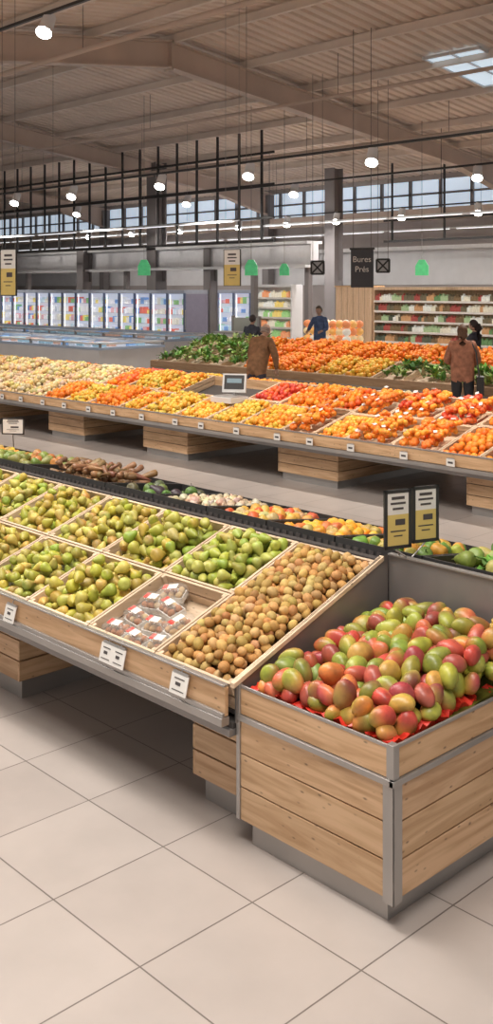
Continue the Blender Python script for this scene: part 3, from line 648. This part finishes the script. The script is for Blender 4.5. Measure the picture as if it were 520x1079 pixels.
def area(loc,sx,sy,e,c=(1,.955,.89),rot=(0,0,0)):  # made-up panel lamp with its own casing, added to brighten the hall
    root=empty('added_panel_light',loc)
    l=bpy.data.lights.new('added_panel_lamp','AREA'); l.shape='RECTANGLE'; l.size=sx; l.size_y=sy; l.energy=e; l.color=c
    o=bpy.data.objects.new('added_panel_lamp',l); COL.objects.link(o); o.parent=root; o.rotation_euler=rot
    mb=MB(); mb.bx(-sx/2-.04,sx/2+.04,-sy/2-.04,sy/2+.04,.02,.08,WHITE,(1,1,1)); 
    for xx in(-sx/2,sx/2): mb.tube([(xx,0,.06),(xx,0,roofz(loc[1])-loc[2])],.01,BLACK,(1,1,1),5)
    mb.obj('added_panel_housing',root)
for X,Y,Z,e in((-1.0,0.8,6.0,250),(-4.5,2.2,6.3,310),(-8.5,3.0,6.7,300),(-13,3.0,6.8,250),(-19,4,6.9,260)): area((X,Y,Z),3.0,1.3,e)  # unseen panels added above the frame to light the foreground
for X in(-16,-24,-32,-40): area((X,27.9,4.66),8,.12,240,(1,.97,.94))  # added beneath the linear fixtures to carry their light
mb=MB(); p=np.array([-24.8,12.2,6.75])
mb.tube([p,p+np.array([0,0,1.5])],.015,BLACK,(1,1,1),5); mb.add(ell(6,12,.5,.5),np.diag([.4,.4,.16]),p,WHITE,(1,1,1))
for k in range(3):
    t=k*2.1+.4; B=np.array(Matrix.Rotation(t,3,'Z')); mb.box((.6,0,.02),(.9,.14,.02),WHITE,(1,1,1),B,p)
mb.obj('ceiling_fan')
# ------------------------------------------------------------ hanging signs
def wpos(px,py,d): u=(px-260)/1082; return (d*(-.724+.69*u),d*(.69+.724*u),H-(py-304)*d/1082)
def hsign(px,py,d,w,h,ax,kind='y'):
    c=wpos(px,py,d); zt=roofz(c[1])
    a=np.array([ax[0],ax[1],0]); a/=np.linalg.norm(a); c=np.array(c)
    card_sign('hanging_price_sign',c,ax,w,h,.03,[[c+a*w*.4*s+np.array([0,0,h/2]),c+a*w*.4*s+np.array([0,0,zt-c[2]-.1])] for s in(-1,1)],kind)
hsign(245,282,19,.36,.68,(1,.3)); hsign(9,287,20,.46,.92,(1,.2))
c=np.array(wpos(382,283,25)); root=empty('hanging_department_sign')
mb=MB(); a=np.array([.9,.43,0]);a/=np.linalg.norm(a); nn=np.array([a[1],-a[0],0]); B=np.array([a,nn,[0,0,1]]).T
w=.56
mb.box((0,0,0),(w,.04,.92),PAINT,(.05,.05,.06),B,c); mb.box((0,0,.48),(w+.06,.06,.05),BLACK,(1,1,1),B,c)
for s in(-1,1): q=c+a*s*.22; mb.tube([q+np.array([0,0,.48]),q+np.array([0,0,roofz(c[1])-c[2]-.1])],.008,CORD,(1,1,1),5)
mb.obj('board',root)
for i,tx in enumerate(('Bures','Prés')):
    cu=bpy.data.curves.new('lettering','FONT'); cu.body=tx; cu.size=.2; cu.align_x='CENTER'; cu.extrude=.003; o=bpy.data.objects.new('lettering',cu); COL.objects.link(o)
    cu.materials.append(CARD); o.parent=root; M4=Matrix(((a[0],0,nn[0],0),(a[1],0,nn[1],0),(0,1,0,0),(0,0,0,1))).copy(); o.matrix_world=Matrix.Translation(Vector(c+nn*.026+np.array([0,0,.16-.24*i])))@M4
def xicon(px,py,d,s):
    c=np.array(wpos(px,py,d)); mb=MB(); mb.box((0,0,0),(s,.03,s),PAINT,(.5,.49,.49),B,c)
    for q in(-s/2,s/2): mb.box((q,-.0,0),(.05,.05,s),BLACK,(1,1,1),B,c); mb.box((0,0,q),(s,.05,.05),BLACK,(1,1,1),B,c)
    for r in(.785,-.785):
        for sg in(-1,1): mb.box((0,.02*sg,0),(s*1.2,.012,.045),BLACK,(1,1,1),B@np.array(Matrix.Rotation(r,3,'Y')),c)
    for q in(-1,1): 
        p=c+a*q*s*.4; mb.tube([p+np.array([0,0,s/2]),p+np.array([0,0,roofz(c[1])-c[2]-.1])],.007,CORD,(1,1,1),5)
    mb.obj('hanging_pictogram_sign')
xicon(404,280,29,.36); xicon(335,282,29,.36)
def gsign(px,py,d,s):
    c=np.array(wpos(px,py,d)); mb=MB(); h=s*1.2
    P=[(-s*.5,-h/2),(s*.5,-h/2),(s*.5,h*.1),(s*.22,h/2),(-s*.22,h/2),(-s*.5,h*.1)]
    F1=[c+a*x_+np.array([0,0,z_])+nn*.03 for x_,z_ in P]; F2=[c+a*x_+np.array([0,0,z_])-nn*.03 for x_,z_ in P]
    n=6; mb.raw(F1+F2,flat([tuple(range(n)),tuple(reversed(range(n,2*n)))]+[(i,i+n,(i+1)%n+n,(i+1)%n) for i in range(n)]),GREEN)
    mb.tube([c+np.array([0,0,h/2]),c+np.array([0,0,roofz(c[1])-c[2]-.1])],.008,CORD,(1,1,1),5)
    mb.obj('green_hanging_sign')
for px in(152,265,445): gsign(px,282,33,.42)
gsign(300,284,31,.3)
# ------------------------------------------------------------ people
SKIN=plain('skin',(.58,.36,.26),.5,0,.08)
def person(name,loc,yaw,h,jack,trou,hair,lean=0,arms=None,longhair=False,bald=False,bag=False,headpitch=.2,bulk=1.0):
    k=h/1.72
    J={'pel':(0,0,.95),'sp':(0,0,1.12),'ch':(0,.0,1.32),'nk':(0,-.01,1.47),'nt':(0,.01,1.55),
       'shL':(-.17,0,1.41),'shR':(.17,0,1.41),'hL':(-.09,0,.88),'hR':(.09,0,.88),'kL':(-.10,.03,.48),'kR':(.11,.0,.48),'aL':(-.10,-.03,.08),'aR':(.12,-.06,.08),'tL':(-.11,.13,.035),'tR':(.13,.10,.035)}
    arms=arms or ((-.26,.12,1.15),(-.20,.36,1.12),(.26,.12,1.15),(.2,.36,1.12))
    J['eL'],J['wL'],J['eR'],J['wR']=arms
    rad={'pel':.15,'sp':.14,'ch':.155,'nk':.07,'nt':.052,'shL':.072,'shR':.072,'hL':.10,'hR':.10,'kL':.065,'kR':.065,'aL':.042,'aR':.042,'tL':.035,'tR':.035,'eL':.053,'eR':.053,'wL':.032,'wR':.032}
    E=[('pel','sp'),('sp','ch'),('ch','nk'),('nk','nt'),('ch','shL'),('ch','shR'),('shL','eL'),('eL','wL'),('shR','eR'),('eR','wR'),('pel','hL'),('pel','hR'),('hL','kL'),('hR','kR'),('kL','aL'),('kR','aR'),('aL','tL'),('aR','tR')]
    up={'sp','ch','nk','nt','shL','shR','eL','eR','wL','wR'}
    Rl=Matrix.Rotation(-lean,3,'X'); piv=Vector((0,0,.95))
    def tf(p,u=True):
        p=Vector(p)
        return (Rl@(p-piv)+piv if u else p)
    ks=list(J); 
    me=bpy.data.meshes.new('b'); me.from_pydata([tf(J[q],q in up) for q in ks],[(ks.index(a_),ks.index(b_)) for a_,b_ in E],[]); ob=bpy.data.objects.new('b',me); COL.objects.link(ob)
    sk=ob.modifiers.new('s','SKIN'); 
    for i,q in enumerate(ks):
        f=bulk if q in('pel','sp','ch','shL','shR','eL','eR','hL','hR') else 1
        me.skin_vertices[0].data[i].radius=(f*rad[q]*(1.15 if q in('pel','sp','ch') else 1),f*rad[q]*(.8 if q in('pel','sp','ch') else 1)); me.skin_vertices[0].data[i].use_root=(q=='pel')
    sb=ob.modifiers.new('u','SUBSURF'); sb.levels=2
    dg=bpy.context.evaluated_depsgraph_get(); m2=bpy.data.meshes.new_from_object(ob.evaluated_get(dg)); bpy.data.objects.remove(ob)
    JM=plain('jacket_'+name,jack,.8,0,.35,14,bump=.3,bscale=20); TM=plain('trousers_'+name,trou,.8,0,.2,14); HM=plain('hair_'+name,hair,.6,0,.3,60)
    m2.materials.clear()
    for q in(JM,TM,SKIN,BLACK): m2.materials.append(q)
    Ri=Rl.inverted()
    wr=[tf(J['wL']),tf(J['wR'])]
    for p in m2.polygons:
        c=p.center; p.use_smooth=True
        cu=Ri@(c-piv)+piv
        if min((c-w_).length for w_ in wr)<.035: p.material_index=2
        elif c.z<.09: p.material_index=3
        elif c.z<.80 and abs(c.x)<.25 and c.y<.2: p.material_index=1
        elif cu.z>1.505 and abs(cu.x)<.07: p.material_index=2
        else: p.material_index=0
    root=empty(name,loc); root.rotation_euler=(0,0,yaw); root.scale=(k,k,k)
    ob=bpy.data.objects.new('body',m2); COL.objects.link(ob); ob.parent=root
    mb=MB(); hc=tf((0,.03,1.635)); Rh=np.array(Matrix.Rotation(-(lean*.5+headpitch),3,'X')); hc=np.array(hc)
    hv,hl=ell(12,18,.5,.5); hv=hv.copy(); hv*=np.array([.155,.19,.235]); low=hv[:,2]<-.02; hv[low,0]*=1-(-hv[low,2]-.02)*3.0; hv[low,1]=hv[low,1]*(1-(-hv[low,2]-.02)*2.2)+.012
    mb.raw(hv@Rh.T+hc,hl,SKIN,(1,1,1),True)
    def hp(p): return Rh@np.array(p)+hc
    mb.tube([hp((0,.085,.02)),hp((0,.108,-.02)),hp((0,.09,-.03))],[.008,.015,.008],SKIN,(1,1,1),6)
    for s in(-1,1):
        mb.add(ell(5,8,.013,.012),I3,hp((s*.032,.083,.012)),CARD,(1,1,1)); mb.add(ell(5,8,.006,.006),I3,hp((s*.032,.094,.012)),BLACK,(1,1,1))
        mb.add(ell(6,8,.5,.5),Rh@np.diag([.016,.035,.06]),hp((s*.079,.0,-.005)),SKIN,(1,1,1))
        mb.box((0,0,0),(.03,.006,.006),HM,(1,1,1),Rh,hp((s*.032,.091,.035)))
    mb.box((0,0,0),(.045,.006,.009),RED if longhair else SKIN,(.6,.6,.6),Rh,hp((0,.084,-.055)))
    if bald:
        for t in np.linspace(.2,2.94,16): 
            for zz in(-.04,-.01,.02): mb.add(ell(4,7,.5,.5),Rh@np.diag([.04,.04,.04]),hp((.072*math.cos(t),-.082*math.sin(t)-.0,zz)),HM,(1,1,1))
    else:
        kv,kl=ell(10,16,.5,.5); kv=kv.copy()*np.array([.178,.212,.245]); kv[:,1]-=.012; kv[:,2]+=.012
        fm=(kv[:,1]>.03)&(kv[:,2]<.055); kv[fm,1]=.03; lw=kv[:,2]<-.05; kv[lw]*=np.array([.8,.9,.8])
        mb.raw(kv@Rh.T+hc,kl,HM,(1,1,1),True)
        if longhair:
            p0=hp((0,-.08,.0)); mb.tube([p0,p0+np.array([0,-.045,-.1]),p0+np.array([0,-.05,-.22]),p0+np.array([0,-.03,-.34])],[.075,.085,.07,.02],HM,(1,1,1),10)
    mb.obj('head',root)
    mb=MB()
    for e_,w_,s in(('eL','wL',-1),('eR','wR',1)):
        e3=np.array(tf(J[e_]));w3=np.array(tf(J[w_])); d=(w3-e3)/np.linalg.norm(w3-e3); sd=np.cross(d,[0,0,1.]); sd/=np.linalg.norm(sd); up_=np.cross(sd,d)
        mb.tube([w3-d*.02,w3+d*.03,w3+d*.08],[.025,.034,.03],SKIN,(1,1,1),8)
        for q,ln in enumerate((.065,.078,.072,.055)):
            b0=w3+d*.08+sd*(q-1.5)*.018; mb.tube([b0-d*.01,b0+d*ln*.45-up_*.008,b0+d*ln*.8-up_*.028,b0+d*ln*.9-up_*.045],[.009,.0085,.008,.006],SKIN,(1,1,1),6)
        b0=w3+d*.03+sd*.028*-s; mb.tube([b0,b0+d*.03+sd*.025*-s,b0+d*.06+sd*.03*-s-up_*.015],[.012,.0105,.008],SKIN,(1,1,1),6)
    mb.obj('hands',root)
    if bag:
        mb=MB(); mb.box((.29,-.02,.74),(.12,.32,.30),BLACK,(1,1,1)); mb.tube([(.27,-.12,.88),(.22,-.08,1.3),(.14,.02,1.47),(.22,.1,1.3),(.28,.1,.88)],.014,BLACK,(1,1,1),6); mb.obj('handbag',root,bevel=.02)
    return root
person('man_in_brown_jacket',(-12.82,12.45,0),math.radians(12),1.72,(.28,.14,.065),(.05,.05,.07),(.35,.28,.24),lean=.42,bald=True,bulk=1.2,
   arms=((-.27,.14,1.16),(-.16,.40,1.05),(.27,.14,1.16),(.16,.40,1.05)))
person('woman_in_patterned_coat',(-9.72,14.15,0),math.radians(35),1.68,(.40,.17,.10),(.03,.03,.035),(.14,.07,.04),lean=.15,longhair=True,bag=True,headpitch=.35,bulk=1.3)
person('man_in_blue_jacket',(-19.1,21.0,0),math.radians(200),1.78,(.10,.16,.32),(.04,.04,.06),(.10,.07,.05),lean=.05)
person('woman_with_dark_hair',(-12.0,17.9,0),math.radians(100),1.62,(.05,.05,.07),(.03,.03,.04),(.03,.02,.02),longhair=True)
person('woman_with_dark_hair',(-11.0,18.1,0),math.radians(150),1.66,(.25,.10,.10),(.03,.03,.04),(.05,.03,.02),longhair=True)
person('shopper_in_dark_coat',(-18.2,17.5,0),math.radians(20),1.62,(.06,.07,.10),(.03,.03,.04),(.06,.05,.05),lean=.1)
# ------------------------------------------------------------ world & camera
w=bpy.data.worlds.new('world'); SC.world=w; w.use_nodes=True; bg=w.node_tree.nodes['Background']; bg.inputs[0].default_value=(1,.955,.91,1); bg.inputs[1].default_value=.52
cam=bpy.data.cameras.new('camera'); co=bpy.data.objects.new('camera',cam); COL.objects.link(co); co.location=(0,0,H)
co.rotation_euler=(math.pi/2,0,math.atan2(.724,.690)); cam.sensor_width=36; cam.lens=36*1082/1079; cam.shift_y=-(539.5-304)/1079; cam.clip_end=200
SC.camera=co
